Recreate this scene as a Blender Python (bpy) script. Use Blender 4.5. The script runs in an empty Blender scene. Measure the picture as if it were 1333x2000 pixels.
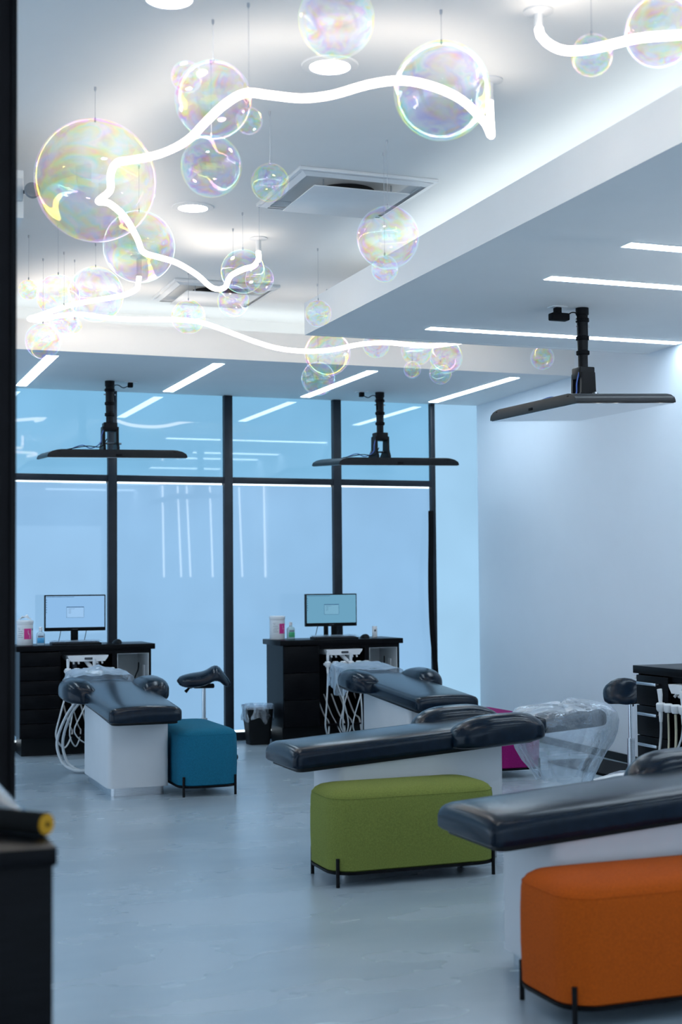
import bpy, bmesh, math, random
from mathutils import Vector, Matrix, noise
random.seed(7)
PI = math.pi
sc = bpy.context.scene
C = bpy.context.collection

# ---------------------------------------------------------------- camera
YAW, PITCH, ROLL, CAM_H = 0.3572, 0.0501, -0.0087, 1.36
cam = bpy.data.cameras.new('camera')
cam.sensor_fit = 'VERTICAL'; cam.sensor_height = 36.0; cam.lens = 50.0
cam.clip_start = 0.05; cam.clip_end = 200
cam.dof.use_dof = True; cam.dof.focus_distance = 8.2; cam.dof.aperture_fstop = 2.8
co = bpy.data.objects.new('camera', cam); C.objects.link(co)
fwd = Vector((math.sin(YAW)*math.cos(PITCH), math.cos(YAW)*math.cos(PITCH), math.sin(PITCH)))
r0 = Vector((math.cos(YAW), -math.sin(YAW), 0)); u0 = r0.cross(fwd)
rt = math.cos(ROLL)*r0 + math.sin(ROLL)*u0
up = -math.sin(ROLL)*r0 + math.cos(ROLL)*u0
m = Matrix((rt, up, -fwd)).transposed().to_4x4(); m.translation = (0, 0, CAM_H)
co.matrix_world = m
sc.camera = co

# ---------------------------------------------------------------- world, exposure
w = bpy.data.worlds.new('world'); sc.world = w; w.use_nodes = True
w.node_tree.nodes['Background'].inputs['Color'].default_value = (0.60, 0.79, 1.0, 1)
w.node_tree.nodes['Background'].inputs['Strength'].default_value = 2.0
vs = sc.view_settings
vs.view_transform = 'Standard'; vs.look = 'None'; vs.gamma = 1.0; vs.use_curve_mapping = False
vs.exposure = 0.0
sc.cycles.use_denoising = True; sc.cycles.use_light_tree = False
sc.cycles.use_adaptive_sampling = True; sc.cycles.adaptive_threshold = 0.06
sc.cycles.max_bounces = 6; sc.cycles.diffuse_bounces = 4; sc.cycles.glossy_bounces = 3
sc.cycles.transparent_max_bounces = 32; sc.cycles.transmission_bounces = 4
sc.cycles.sample_clamp_indirect = 6.0
sc.cycles.caustics_reflective = False; sc.cycles.caustics_refractive = False

# light strengths (seen lamps and windows, plus the corner glow and extra unseen lights)
S_UP, S_LOW, S_SIDE, S_GAP = 1.0, 1.0, 1.05, 2.2          # daylight through the window blinds; the side one is an added glow
S_LED, S_DOWN, S_NEON, S_COVE, S_TUBE = 23.0, 60.0, 10.0, 3.0, 8.0

# ---------------------------------------------------------------- materials
def nodes(name):
    mt = bpy.data.materials.new(name); mt.use_nodes = True
    nt = mt.node_tree; b = nt.nodes['Principled BSDF']
    return mt, nt, b
def link(nt, a, b): nt.links.new(a, b)
def mat(name, col, rough=0.5, metal=0.0, spec=0.5, var=0.06, scale=8.0, bump=0.0, bscale=60.0, coat=0.0, stretch=(1,1,1), sheen=0.0):
    mt, nt, b = nodes(name)
    tc = nt.nodes.new('ShaderNodeTexCoord'); mp = nt.nodes.new('ShaderNodeMapping')
    mp.inputs['Scale'].default_value = stretch
    link(nt, tc.outputs['Object'], mp.inputs['Vector'])
    nz = nt.nodes.new('ShaderNodeTexNoise'); nz.inputs['Scale'].default_value = scale; nz.inputs['Detail'].default_value = 4
    link(nt, mp.outputs['Vector'], nz.inputs['Vector'])
    cr = nt.nodes.new('ShaderNodeValToRGB')
    cr.color_ramp.elements[0].position = 0.3; cr.color_ramp.elements[1].position = 0.7
    cr.color_ramp.elements[0].color = (*[max(0, c*(1-var)) for c in col], 1)
    cr.color_ramp.elements[1].color = (*[min(1, c*(1+var)) for c in col], 1)
    link(nt, nz.outputs['Fac'], cr.inputs['Fac']); link(nt, cr.outputs['Color'], b.inputs['Base Color'])
    b.inputs['Roughness'].default_value = rough; b.inputs['Metallic'].default_value = metal
    b.inputs['Specular IOR Level'].default_value = spec
    b.inputs['Coat Weight'].default_value = coat
    if sheen:
        b.inputs['Sheen Weight'].default_value = sheen
    if bump:
        n2 = nt.nodes.new('ShaderNodeTexNoise'); n2.inputs['Scale'].default_value = bscale; n2.inputs['Detail'].default_value = 3
        link(nt, mp.outputs['Vector'], n2.inputs['Vector'])
        bp = nt.nodes.new('ShaderNodeBump'); bp.inputs['Strength'].default_value = bump; bp.inputs['Distance'].default_value = 0.005
        link(nt, n2.outputs['Fac'], bp.inputs['Height']); link(nt, bp.outputs['Normal'], b.inputs['Normal'])
    return mt
def emit(name, col, strength, vary=0.0):
    mt, nt, b = nodes(name); nt.nodes.remove(b)
    e = nt.nodes.new('ShaderNodeEmission'); e.inputs['Color'].default_value = (*col, 1); e.inputs['Strength'].default_value = strength
    link(nt, e.outputs['Emission'], nt.nodes['Material Output'].inputs['Surface'])
    return mt
def pane(name, col, strength, gloss=1.0):
    """glass over a daylit fabric blind: the blind glows, the glass mirrors a little"""
    mt, nt, b = nodes(name)
    tc = nt.nodes.new('ShaderNodeTexCoord')
    nz = nt.nodes.new('ShaderNodeTexNoise'); nz.inputs['Scale'].default_value = 1.3; nz.inputs['Detail'].default_value = 2
    link(nt, tc.outputs['Object'], nz.inputs['Vector'])
    cr = nt.nodes.new('ShaderNodeValToRGB')
    cr.color_ramp.elements[0].position = 0.25; cr.color_ramp.elements[1].position = 0.75
    cr.color_ramp.elements[0].color = (*[c*0.93 for c in col], 1); cr.color_ramp.elements[1].color = (*[c*1.06 for c in col], 1)
    link(nt, nz.outputs['Fac'], cr.inputs['Fac'])
    b.inputs['Base Color'].default_value = (0.02, 0.03, 0.04, 1)
    b.inputs['Roughness'].default_value = 0.02
    b.inputs['Specular IOR Level'].default_value = 0.5*gloss
    link(nt, cr.outputs['Color'], b.inputs['Emission Color']); b.inputs['Emission Strength'].default_value = strength
    return mt
def bubble_mat(seed):
    mt, nt, b = nodes('bubble_glass'); nt.nodes.remove(b)
    N = nt.nodes.new
    tc = N('ShaderNodeTexCoord')
    mp = N('ShaderNodeMapping'); mp.inputs['Location'].default_value = (seed*3.1, seed*1.7, seed*0.9); mp.inputs['Scale'].default_value = (1, 1, 1.5)
    link(nt, tc.outputs['Object'], mp.inputs['Vector'])
    nz = N('ShaderNodeTexNoise'); nz.inputs['Scale'].default_value = 1.1; nz.inputs['Detail'].default_value = 2; nz.inputs['Distortion'].default_value = 1.2
    link(nt, mp.outputs['Vector'], nz.inputs['Vector'])
    lw = N('ShaderNodeLayerWeight'); lw.inputs['Blend'].default_value = 0.35
    hue = N('ShaderNodeMath'); hue.operation = 'MULTIPLY_ADD'; hue.inputs[1].default_value = 0.9
    link(nt, lw.outputs['Facing'], hue.inputs[0])
    h2 = N('ShaderNodeMath'); h2.operation = 'MULTIPLY'; h2.inputs[1].default_value = 2.2
    link(nt, nz.outputs['Fac'], h2.inputs[0]); link(nt, h2.outputs[0], hue.inputs[2])
    sh = N('ShaderNodeMath'); sh.operation = 'ADD'; sh.inputs[1].default_value = seed*0.29; link(nt, hue.outputs[0], sh.inputs[0])
    fr = N('ShaderNodeMath'); fr.operation = 'FRACT'; link(nt, sh.outputs[0], fr.inputs[0])
    def ramp(cols):
        cr = N('ShaderNodeValToRGB'); el = cr.color_ramp.elements
        el[0].position = 0; el[0].color = (*cols[0], 1); el[1].position = 1; el[1].color = (*cols[0], 1)
        for i, c in enumerate(cols[1:], 1):
            e = el.new(i/len(cols)); e.color = (*c, 1)
        link(nt, fr.outputs[0], cr.inputs['Fac']); return cr
    film = ramp([(0.8, 0.9, 1.0), (0.25, 0.85, 0.8), (0.75, 0.95, 0.2), (1.0, 0.7, 0.1), (1.0, 0.4, 0.6), (0.5, 0.35, 1.0)])
    thru = ramp([(0.97, 0.97, 0.97), (0.78, 0.97, 0.93), (0.90, 0.96, 0.68), (0.98, 0.86, 0.64), (0.96, 0.76, 0.86), (0.82, 0.78, 0.98)])
    gl = N('ShaderNodeBsdfGlossy'); gl.inputs['Roughness'].default_value = 0.03
    n3 = N('ShaderNodeTexNoise'); n3.inputs['Scale'].default_value = 1.6; n3.inputs['Detail'].default_value = 1
    link(nt, mp.outputs['Vector'], n3.inputs['Vector'])
    mr = N('ShaderNodeMapRange'); mr.inputs['From Min'].default_value = 0.45; mr.inputs['From Max'].default_value = 0.68; mr.inputs['To Min'].default_value = 0.08; mr.inputs['To Max'].default_value = 1.0
    link(nt, n3.outputs['Fac'], mr.inputs['Value'])
    tm = N('ShaderNodeMix'); tm.data_type = 'RGBA'; tm.inputs[6].default_value = (0.97, 0.98, 1, 1)
    link(nt, mr.outputs['Result'], tm.inputs[0]); link(nt, thru.outputs['Color'], tm.inputs[7])
    tr = N('ShaderNodeBsdfTransparent'); link(nt, tm.outputs[2], tr.inputs['Color'])
    pw = N('ShaderNodeMath'); pw.operation = 'POWER'; pw.inputs[1].default_value = 3.0
    link(nt, lw.outputs['Facing'], pw.inputs[0])
    fa = N('ShaderNodeMath'); fa.operation = 'MULTIPLY_ADD'; fa.inputs[1].default_value = 0.5; fa.inputs[2].default_value = 0.11
    link(nt, pw.outputs[0], fa.inputs[0])
    gc = N('ShaderNodeVectorMath'); gc.operation = 'SCALE'; link(nt, film.outputs['Color'], gc.inputs[0]); link(nt, fa.outputs[0], gc.inputs['Scale'])
    link(nt, gc.outputs[0], gl.inputs['Color'])
    mx = N('ShaderNodeAddShader')
    link(nt, tr.outputs[0], mx.inputs[0]); link(nt, gl.outputs[0], mx.inputs[1])
    link(nt, mx.outputs[0], nt.nodes['Material Output'].inputs['Surface'])
    return mt
def film_mat(name, cover=0.3, col=(0.75, 0.82, 0.9)):
    """crumpled clear plastic film"""
    mt, nt, b = nodes(name); nt.nodes.remove(b); N = nt.nodes.new
    tc = N('ShaderNodeTexCoord'); nz = N('ShaderNodeTexNoise'); nz.inputs['Scale'].default_value = 9; nz.inputs['Detail'].default_value = 5
    link(nt, tc.outputs['Object'], nz.inputs['Vector'])
    bp = N('ShaderNodeBump'); bp.inputs['Strength'].default_value = 0.7; bp.inputs['Distance'].default_value = 0.03
    link(nt, nz.outputs['Fac'], bp.inputs['Height'])
    gl = N('ShaderNodeBsdfGlossy'); gl.inputs['Roughness'].default_value = 0.18; gl.inputs['Color'].default_value = (0.9, 0.95, 1, 1)
    di = N('ShaderNodeBsdfDiffuse'); di.inputs['Color'].default_value = (*col, 1)
    tl = N('ShaderNodeBsdfTranslucent'); tl.inputs['Color'].default_value = (*col, 1)
    tr = N('ShaderNodeBsdfTransparent'); tr.inputs['Color'].default_value = (0.96, 0.98, 1, 1)
    link(nt, bp.outputs['Normal'], gl.inputs['Normal']); link(nt, bp.outputs['Normal'], di.inputs['Normal'])
    a = N('ShaderNodeMixShader'); a.inputs[0].default_value = 0.5; link(nt, di.outputs[0], a.inputs[1]); link(nt, tl.outputs[0], a.inputs[2])
    a2 = N('ShaderNodeMixShader'); a2.inputs[0].default_value = 0.45; link(nt, a.outputs[0], a2.inputs[1]); link(nt, gl.outputs[0], a2.inputs[2])
    lw = N('ShaderNodeLayerWeight'); lw.inputs['Blend'].default_value = 0.4; link(nt, bp.outputs['Normal'], lw.inputs['Normal'])
    fa = N('ShaderNodeMath'); fa.operation = 'MULTIPLY_ADD'; fa.inputs[1].default_value = 0.55; fa.inputs[2].default_value = cover; fa.use_clamp = True
    link(nt, lw.outputs['Facing'], fa.inputs[0])
    mx = N('ShaderNodeMixShader'); link(nt, fa.outputs[0], mx.inputs[0]); link(nt, tr.outputs[0], mx.inputs[1]); link(nt, a2.outputs[0], mx.inputs[2])
    link(nt, mx.outputs[0], nt.nodes['Material Output'].inputs['Surface'])
    return mt
def floor_mat():
    mt, nt, b = nodes('floor_resin'); N = nt.nodes.new
    tc = N('ShaderNodeTexCoord')
    sp = N('ShaderNodeTexNoise'); sp.inputs['Scale'].default_value = 150; sp.inputs['Detail'].default_value = 3
    link(nt, tc.outputs['Object'], sp.inputs['Vector'])
    mp = N('ShaderNodeMapping'); mp.inputs['Scale'].default_value = (0.9, 2.0, 1); mp.inputs['Rotation'].default_value = (0, 0, -0.36)
    link(nt, tc.outputs['Object'], mp.inputs['Vector'])
    cl = N('ShaderNodeTexNoise'); cl.inputs['Scale'].default_value = 1.2; cl.inputs['Detail'].default_value = 3; cl.inputs['Roughness'].default_value = 0.5
    link(nt, mp.outputs['Vector'], cl.inputs['Vector'])
    ad = N('ShaderNodeMath'); ad.operation = 'MULTIPLY_ADD'; ad.inputs[1].default_value = 0.16
    link(nt, sp.outputs['Fac'], ad.inputs[0]); link(nt, cl.outputs['Fac'], ad.inputs[2])
    cr = N('ShaderNodeValToRGB'); e = cr.color_ramp.elements
    e[0].position = 0.38; e[0].color = (0.30, 0.365, 0.42, 1); e[1].position = 0.82; e[1].color = (0.355, 0.425, 0.48, 1)
    link(nt, ad.outputs[0], cr.inputs['Fac']); link(nt, cr.outputs['Color'], b.inputs['Base Color'])
    rr = N('ShaderNodeMapRange'); rr.inputs['To Min'].default_value = 0.22; rr.inputs['To Max'].default_value = 0.32
    link(nt, cl.outputs['Fac'], rr.inputs['Value']); link(nt, rr.outputs['Result'], b.inputs['Roughness'])
    b.inputs['Specular IOR Level'].default_value = 0.85
    return mt
def fabric(name, col):
    return mat(name, col, 0.92, spec=0.2, var=0.16, scale=160, bump=0.25, bscale=420, sheen=0.0)

PAINT = mat('white_paint', (0.87, 0.865, 0.85), 0.7, spec=0.25, var=0.012, scale=3, bump=0.03, bscale=200)
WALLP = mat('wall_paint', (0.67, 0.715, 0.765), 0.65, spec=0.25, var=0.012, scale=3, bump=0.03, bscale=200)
FLOOR = floor_mat()
FRAME = mat('dark_frame', (0.012, 0.017, 0.025), 0.45, spec=0.3, var=0.2)
PANE_UP = pane('daylit_upper_blind', (0.205, 0.475, 0.72), S_UP)
PANE_LOW = pane('daylit_lower_blind', (0.265, 0.485, 0.74), S_LOW)
GLOW_SIDE = pane('corner_glow_panel', (0.33, 0.57, 0.79), S_SIDE, 0.3)
GAP = emit('daylight_gap', (0.8, 0.93, 1.0), S_GAP)
LED = emit('led_diffuser', (0.70, 0.86, 1.0), S_LED)
DOWN = emit('downlight_lens', (0.88, 0.95, 1.0), S_DOWN)
NEON = emit('neon_tube', (1.0, 0.88, 0.76), S_NEON)
COVE = emit('cove_strip', (0.82, 0.93, 1.0), S_COVE)
TUBEM = emit('pendant_tube', (0.95, 0.98, 1.0), S_TUBE)
VINYL = mat('black_vinyl', (0.003, 0.009, 0.019), 0.22, spec=0.22, var=0.2, scale=30)
VINYL_SEAM = mat('black_piping', (0.008, 0.008, 0.01), 0.5)
LAMW = mat('white_laminate', (0.60, 0.605, 0.62), 0.45, spec=0.35, var=0.015)
LAMI = mat('white_liner', (0.55, 0.57, 0.58), 0.6, spec=0.2, var=0.03)
STEEL = mat('brushed_steel', (0.55, 0.57, 0.6), 0.32, metal=1.0, var=0.08, scale=20, stretch=(1, 1, 14))
CHROME = mat('chrome', (0.75, 0.77, 0.8), 0.15, metal=1.0, var=0.03)
DESK = mat('espresso_laminate', (0.005, 0.005, 0.006), 0.3, spec=0.05, var=0.3, scale=14, stretch=(1, 1, 12))
BLACKM = mat('black_metal', (0.005, 0.005, 0.006), 0.45, spec=0.12, var=0.2)
BLACKP = mat('black_plastic', (0.006, 0.007, 0.008), 0.4, spec=0.14, var=0.2)
GREYP = mat('charcoal_plastic', (0.045, 0.05, 0.06), 0.5, spec=0.4, var=0.15)
TVBACK = mat('television_back', (0.008, 0.009, 0.011), 0.4, spec=0.2, var=0.15)
TVGLASS = mat('television_screen', (0.02, 0.02, 0.025), 0.12, spec=1.0, var=0.1, coat=1.0)
WPLAST = mat('white_plastic', (0.72, 0.73, 0.74), 0.4, spec=0.4, var=0.03)
HOSE = mat('grey_hose', (0.52, 0.54, 0.55), 0.45, var=0.05)
HOSEY = mat('beige_hose', (0.52, 0.48, 0.34), 0.45, var=0.05)
BLUEC = mat('blue_cable', (0.02, 0.07, 0.28), 0.5, var=0.1)
TEAL = fabric('teal_fabric', (0.008, 0.12, 0.20))
GREEN = fabric('green_fabric', (0.17, 0.195, 0.042))
ORANGE = fabric('orange_fabric', (0.43, 0.072, 0.003))
MAGENTA = fabric('magenta_fabric', (0.23, 0.006, 0.11))
FILM = film_mat('clear_film', 0.27)
FILMT = film_mat('bin_liner_film', 0.12)
FILMG = film_mat('grey_film', 0.6, (0.09, 0.10, 0.11))
SCREEN1 = emit('lit_screen_bright', (0.27, 0.50, 0.80), 1.0)
SCREEN2 = emit('lit_screen_dim', (0.15, 0.36, 0.52), 1.0)
SCRW1 = emit('screen_dialog_bright', (0.33, 0.56, 0.85), 1.0)
SCRW2 = emit('screen_dialog_dim', (0.19, 0.41, 0.57), 1.0)
SCRD = emit('screen_lines', (0.03, 0.09, 0.20), 1.0)
PINK = mat('magenta_label', (0.62, 0.02, 0.22), 0.5, var=0.03)
INK = mat('grey_ink', (0.16, 0.17, 0.22), 0.6, var=0.05)
LBLUE = mat('blue_label', (0.05, 0.32, 0.6), 0.5, var=0.2, scale=40)
LGREEN = mat('green_label', (0.05, 0.38, 0.16), 0.5, var=0.2, scale=40)
GELB = mat('clear_gel_blue', (0.42, 0.56, 0.66), 0.15, var=0.05)
GELG = mat('clear_gel_green', (0.38, 0.56, 0.60), 0.15, var=0.05)
YELLOW = mat('yellow_foam', (0.52, 0.25, 0.004), 0.9, var=0.12, scale=60)
FOAMK = mat('black_foam', (0.006, 0.006, 0.006), 0.85, spec=0.1, var=0.2)
RUBBER = mat('black_rubber', (0.004, 0.004, 0.005), 0.7, spec=0.1, var=0.2)
DARKP = mat('dark_panel', (0.010, 0.009, 0.010), 0.6, spec=0.08, var=0.2)
THREAD = mat('fine_wire', (0.5, 0.51, 0.54), 0.4)
ALU = mat('painted_diffuser', (0.80, 0.81, 0.82), 0.35, spec=0.5, var=0.02)
DUCT = mat('dark_duct', (0.02, 0.021, 0.024), 0.7, var=0.2)
BUBBLE = [bubble_mat(i) for i in range(6)]

# ---------------------------------------------------------------- mesh helpers
class MB:
    def __init__(s): s.v = []; s.f = []
    def add(s, vs, fs):
        o = len(s.v); s.v += [tuple(p) for p in vs]; s.f += [tuple(i+o for i in f) for f in fs]; return s
    def box(s, x0, x1, y0, y1, z0, z1, bev=0.0, seg=2):
        if bev <= 0:
            return s.add([(x0,y0,z0),(x1,y0,z0),(x1,y1,z0),(x0,y1,z0),(x0,y0,z1),(x1,y0,z1),(x1,y1,z1),(x0,y1,z1)],
                  [(0,3,2,1),(4,5,6,7),(0,1,5,4),(1,2,6,5),(2,3,7,6),(3,0,4,7)])
        bm = bmesh.new(); bmesh.ops.create_cube(bm, size=1)
        for v in bm.verts: v.co = ((x0+x1)/2+v.co.x*(x1-x0), (y0+y1)/2+v.co.y*(y1-y0), (z0+z1)/2+v.co.z*(z1-z0))
        bmesh.ops.bevel(bm, geom=bm.edges[:], offset=bev, segments=seg, affect='EDGES', profile=0.5)
        bm.verts.index_update()
        s.add([v.co[:] for v in bm.verts], [[v.index for v in f.verts] for f in bm.faces]); bm.free(); return s
    def prism(s, poly, z0, z1, cap=True):
        n = len(poly)
        z0f = z0 if callable(z0) else (lambda x, y: z0); z1f = z1 if callable(z1) else (lambda x, y: z1)
        vs = [(x, y, z0f(x, y)) for x, y in poly] + [(x, y, z1f(x, y)) for x, y in poly]
        fs = [(i, (i+1) % n, n+(i+1) % n, n+i) for i in range(n)]
        if cap: fs += [tuple(range(n-1, -1, -1)), tuple(range(n, 2*n))]
        return s.add(vs, fs)
    def rings(s, rings, closed=True, cap0=True, cap1=True):
        n = len(rings[0]); vs = [p for r in rings for p in r]; fs = []
        for i in range(len(rings)-1):
            for j in range(n if closed else n-1):
                k = (j+1) % n; fs.append((i*n+j, i*n+k, (i+1)*n+k, (i+1)*n+j))
        if closed and cap0: fs.append(tuple(range(n-1, -1, -1)))
        if closed and cap1: fs.append(tuple((len(rings)-1)*n+j for j in range(n)))
        return s.add(vs, fs)
    def tube(s, pts, r, n=8):
        pts = [Vector(p) for p in pts]; rs = r if isinstance(r, (list, tuple)) else [r]*len(pts)
        ref = None; R = []
        for i, p in enumerate(pts):
            t = (pts[min(i+1, len(pts)-1)] - pts[max(i-1, 0)]).normalized()
            if ref is None:
                a = Vector((0, 0, 1)) if abs(t.z) < 0.9 else Vector((1, 0, 0)); ref = t.cross(a).normalized()
            ref = (ref - t*ref.dot(t)).normalized(); b = t.cross(ref)
            R.append([p + rs[i]*(math.cos(2*PI*k/n)*ref + math.sin(2*PI*k/n)*b) for k in range(n)])
        return s.rings(R)
    def cyl(s, p0, p1, r0, r1=None, n=16): return s.tube([p0, p1], [r0, r0 if r1 is None else r1], n)
    def lathe(s, prof, n=24, c=(0, 0)):
        R = [[(c[0]+r*math.cos(2*PI*k/n), c[1]+r*math.sin(2*PI*k/n), z) for k in range(n)] for r, z in prof]
        return s.rings(R)
    def grid(s, fn, nu, nv):
        vs = [fn(i/nu, j/nv) for i in range(nu+1) for j in range(nv+1)]
        fs = [(i*(nv+1)+j, (i+1)*(nv+1)+j, (i+1)*(nv+1)+j+1, i*(nv+1)+j+1) for i in range(nu) for j in range(nv)]
        return s.add(vs, fs)
    def build(s, name, mt, parent=None, smooth=True, loc=None, kind=None):
        me = bpy.data.meshes.new(name); me.from_pydata(s.v, [], s.f); me.validate(); me.update()
        bm = bmesh.new(); bm.from_mesh(me); bmesh.ops.recalc_face_normals(bm, faces=bm.faces[:]); bm.to_mesh(me); bm.free()
        if smooth:
            me.polygons.foreach_set('use_smooth', [True]*len(me.polygons)); me.set_sharp_from_angle(angle=math.radians(38))
        me.materials.append(mt)
        o = bpy.data.objects.new(name, me); C.objects.link(o)
        if parent is not None: o.parent = parent
        if loc: o.location = loc
        if kind: o['kind'] = kind
        return o
def smoothpath(pts, sub=6):
    P = [Vector(p) for p in pts]; out = []
    for i in range(len(P)-1):
        a, b, c, d = P[max(i-1, 0)], P[i], P[i+1], P[min(i+2, len(P)-1)]
        for k in range(sub):
            t = k/sub
            out.append(0.5*((2*b) + (c-a)*t + (2*a-5*b+4*c-d)*t*t + (3*b-a-3*c+d)*t**3))
    out.append(P[-1]); return out
def tag(o, label, cat, group=None):
    o['label'] = label; o['category'] = cat
    if group: o['group'] = group
    return o
def thing(name, label, cat, loc=(0, 0, 0), rz=0.0, group=None):
    o = bpy.data.objects.new(name, None); C.objects.link(o); o.empty_display_size = 0.1
    o.location = loc; o.rotation_euler = (0, 0, rz); return tag(o, label, cat, group)
def struct(o, label=None):
    o['kind'] = 'structure'
    if label: o['label'] = label
    return o
def box(name, mt, b, parent=None, bev=0.0, seg=2, smooth=True): return MB().box(*b, bev, seg).build(name, mt, parent, smooth)
def copy_tree(o, parent=None):
    c = o.copy(); C.objects.link(c)
    if parent is not None: c.parent = parent
    for ch in list(o.children): copy_tree(ch, c)
    return c
def rrect(x0, x1, y0, y1, r, n=6):
    out = []
    for cx, cy, a0 in ((x1-r, y0+r, -PI/2), (x1-r, y1-r, 0), (x0+r, y1-r, PI/2), (x0+r, y0+r, PI)):
        for k in range(n+1):
            a = a0 + PI/2*k/n; out.append((cx+r*math.cos(a), cy+r*math.sin(a)))
    return out

# ================================================================= ROOM
XL, XR, YN, YB = -3.2, 5.95, -3.0, 12.03       # open left side, right wall, open end behind the camera, window wall
ZS, ZL, ZC = 3.02, 3.235, 3.425                # soffit underside, lip top, high ceiling
struct(box('floor', FLOOR, (XL, XR, YN, YB+0.2, -0.1, 0)), 'polished pale blue grey resin floor')
struct(box('ceiling', PAINT, (XL, XR, YN, YB+0.2, ZC, ZC+0.1)), 'white coffered high ceiling')
def wx(y): return 5.87 - 0.044*(YB-y)
struct(MB().prism([(wx(YN), YN), (wx(YN)+1.0, YN), (wx(YB+0.2)+0.2, YB+0.2), (wx(YB+0.2), YB+0.2)], 0, ZC).build('wall_right', WALLP, smooth=False), 'plain white right wall')
struct(box('wall_back', WALLP, (XL, XR, YB+0.16, YB+0.3, 0, ZC)))
def soffit(name, label, slab, lips):
    o = bpy.data.objects.new(name, None); C.objects.link(o); struct(o, label)
    box('soffit_board', PAINT, slab, o, smooth=False)
    for l in lips: box('soffit_lip', PAINT, l, o, smooth=False)
soffit('ceiling_soffit', 'lowered white ceiling band along the windows',
       (XL, XR, 10.055, YB+0.16, ZS, ZS+0.04), [(XL, XR, 10.05, 10.10, ZS-0.002, ZL), (XL, XR, 10.62, 10.68, ZS+0.04, ZC)])
soffit('ceiling_soffit', 'lowered white ceiling island on the right with linear lights',
       (3.085, XR, YN, 8.915, ZS, ZS+0.04), [(3.08, 3.13, YN, 8.92, ZS-0.002, ZL), (3.13, XR, 8.87, 8.92, ZS-0.002, ZL),
        (3.66, 3.72, YN, 8.36, ZS+0.04, ZC), (3.72, XR, 8.30, 8.36, ZS+0.04, ZC)])
soffit('ceiling_soffit', 'corner of the lowered ceiling at upper left',
       (XL, 0.885, 6.44, 10.05, ZS, ZS+0.04), [(XL, 0.885, 6.437, 6.487, ZS-0.002, ZL), (0.835, 0.885, 6.487, 10.05, ZS-0.002, ZL)])
# cove light strips lying on top of the lowered ceilings, behind their lips
def cove(label, b):
    tag(MB().box(*b).build('cove_light', COVE), label, 'light strip', 'hidden cove light strips')
cove('hidden light strip glowing behind the lip of the right ceiling island', (3.34, 3.50, -2.5, 8.3, ZS+0.045, ZS+0.06))
cove('hidden light strip glowing behind the lip along the window soffit', (-2.5, 5.5, 10.28, 10.42, ZS+0.045, ZS+0.06))
# added unseen beams keep sky light off ceiling and lips; then skirting
struct(box('light_block_left', WALLP, (XL-0.15, XL, YN, YB+0.2, 2.5, ZC)), 'unseen white beam added to block high sky light from the left')
struct(box('light_block_near', WALLP, (XL-0.15, XR, YN-0.15, YN, 2.5, ZC)), 'unseen white beam added to block high sky light behind the camera')
struct(MB().prism([(wx(YN)-0.012, YN), (wx(YN), YN), (wx(YB), YB), (wx(YB)-0.012, YB)], 0, 0.06).build('baseboard_right', BLACKP, smooth=False), 'black skirting along the right wall')

# windows
MX = [2.405, 3.43, 4.45]
edges = [XL+0.02, -1.68, -0.66, 0.36, 1.385, 2.405, 3.43, 4.45, 5.40]
for n in range(len(edges)-1):
    a, b = edges[n]+0.036, edges[n+1]-0.036
    if n == len(edges)-2: b = edges[n+1]-0.015
    o = bpy.data.objects.new('window_%d' % (n+1), None); C.objects.link(o); struct(o, 'tall daylit window bay with a pale blue blind')
    box('upper_pane', PANE_UP, (a, b, YB+0.03, YB+0.04, 2.30, ZS), o, smooth=False)
    box('lower_pane', PANE_LOW, (a, b, YB+0.03, YB+0.04, 0.085, 2.232), o, smooth=False)
    box('daylight_gap', GAP, (a+0.01, b-0.01, YB+0.03, YB+0.04, 2.2325, 2.246), o, smooth=False)
    box('daylight_gap', GAP, (a+0.01, b-0.01, YB+0.03, YB+0.04, 0.068, 0.0845), o, smooth=False)
o = bpy.data.objects.new('window_9', None); C.objects.link(o); struct(o, 'pale glowing panel added in place of the bright wall by the last window')
box('glow_panel', GLOW_SIDE, (5.422, XR, YB+0.02, YB+0.04, 0.07, ZS), o, smooth=False)  # glowing panel stands in for the bright wall strip
for i, x in enumerate(edges[1:-1]):
    t = struct(box('trim_%d' % (i+1), FRAME, (x-0.038, x+0.038, YB-0.03, YB+0.09, 0, ZS), bev=0.004), 'dark window mullion')
t = struct(box('trim_20', FRAME, (5.378, 5.422, YB-0.02, YB+0.09, 0, ZS), bev=0.004), 'dark window jamb')
for n in range(len(edges)-1):
    a, b = edges[n]+0.038, edges[n+1]-0.038
    if n == len(edges)-2: b = edges[n+1]-0.022
    struct(box('trim_%d' % (n+30), FRAME, (a, b, YB-0.02, YB+0.09, 2.246, 2.30), bev=0.003), 'dark window transom')
struct(box('trim_40', FRAME, (XL, 5.87, YB-0.02, YB+0.09, 0, 0.068), bev=0.003), 'dark window sill')
# rubber strip hanging loose from the last jamb
g = smoothpath([(5.355, YB-0.05, 2.02), (5.352, YB-0.055, 1.8), (5.335, YB-0.075, 1.45), (5.335, YB-0.075, 1.2), (5.352, YB-0.06, 0.9), (5.385, YB-0.05, 0.55), (5.395, YB-0.05, 0.05)], 5)
R = [[(p.x-0.024, p.y-0.004, p.z), (p.x+0.024, p.y-0.008, p.z), (p.x+0.024, p.y+0.008, p.z), (p.x-0.024, p.y+0.004, p.z)] for p in g]
tag(MB().rings(R).build('rubber_gasket', RUBBER), 'loose black rubber strip bowing beside the rightmost window jamb', 'gasket')

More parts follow.
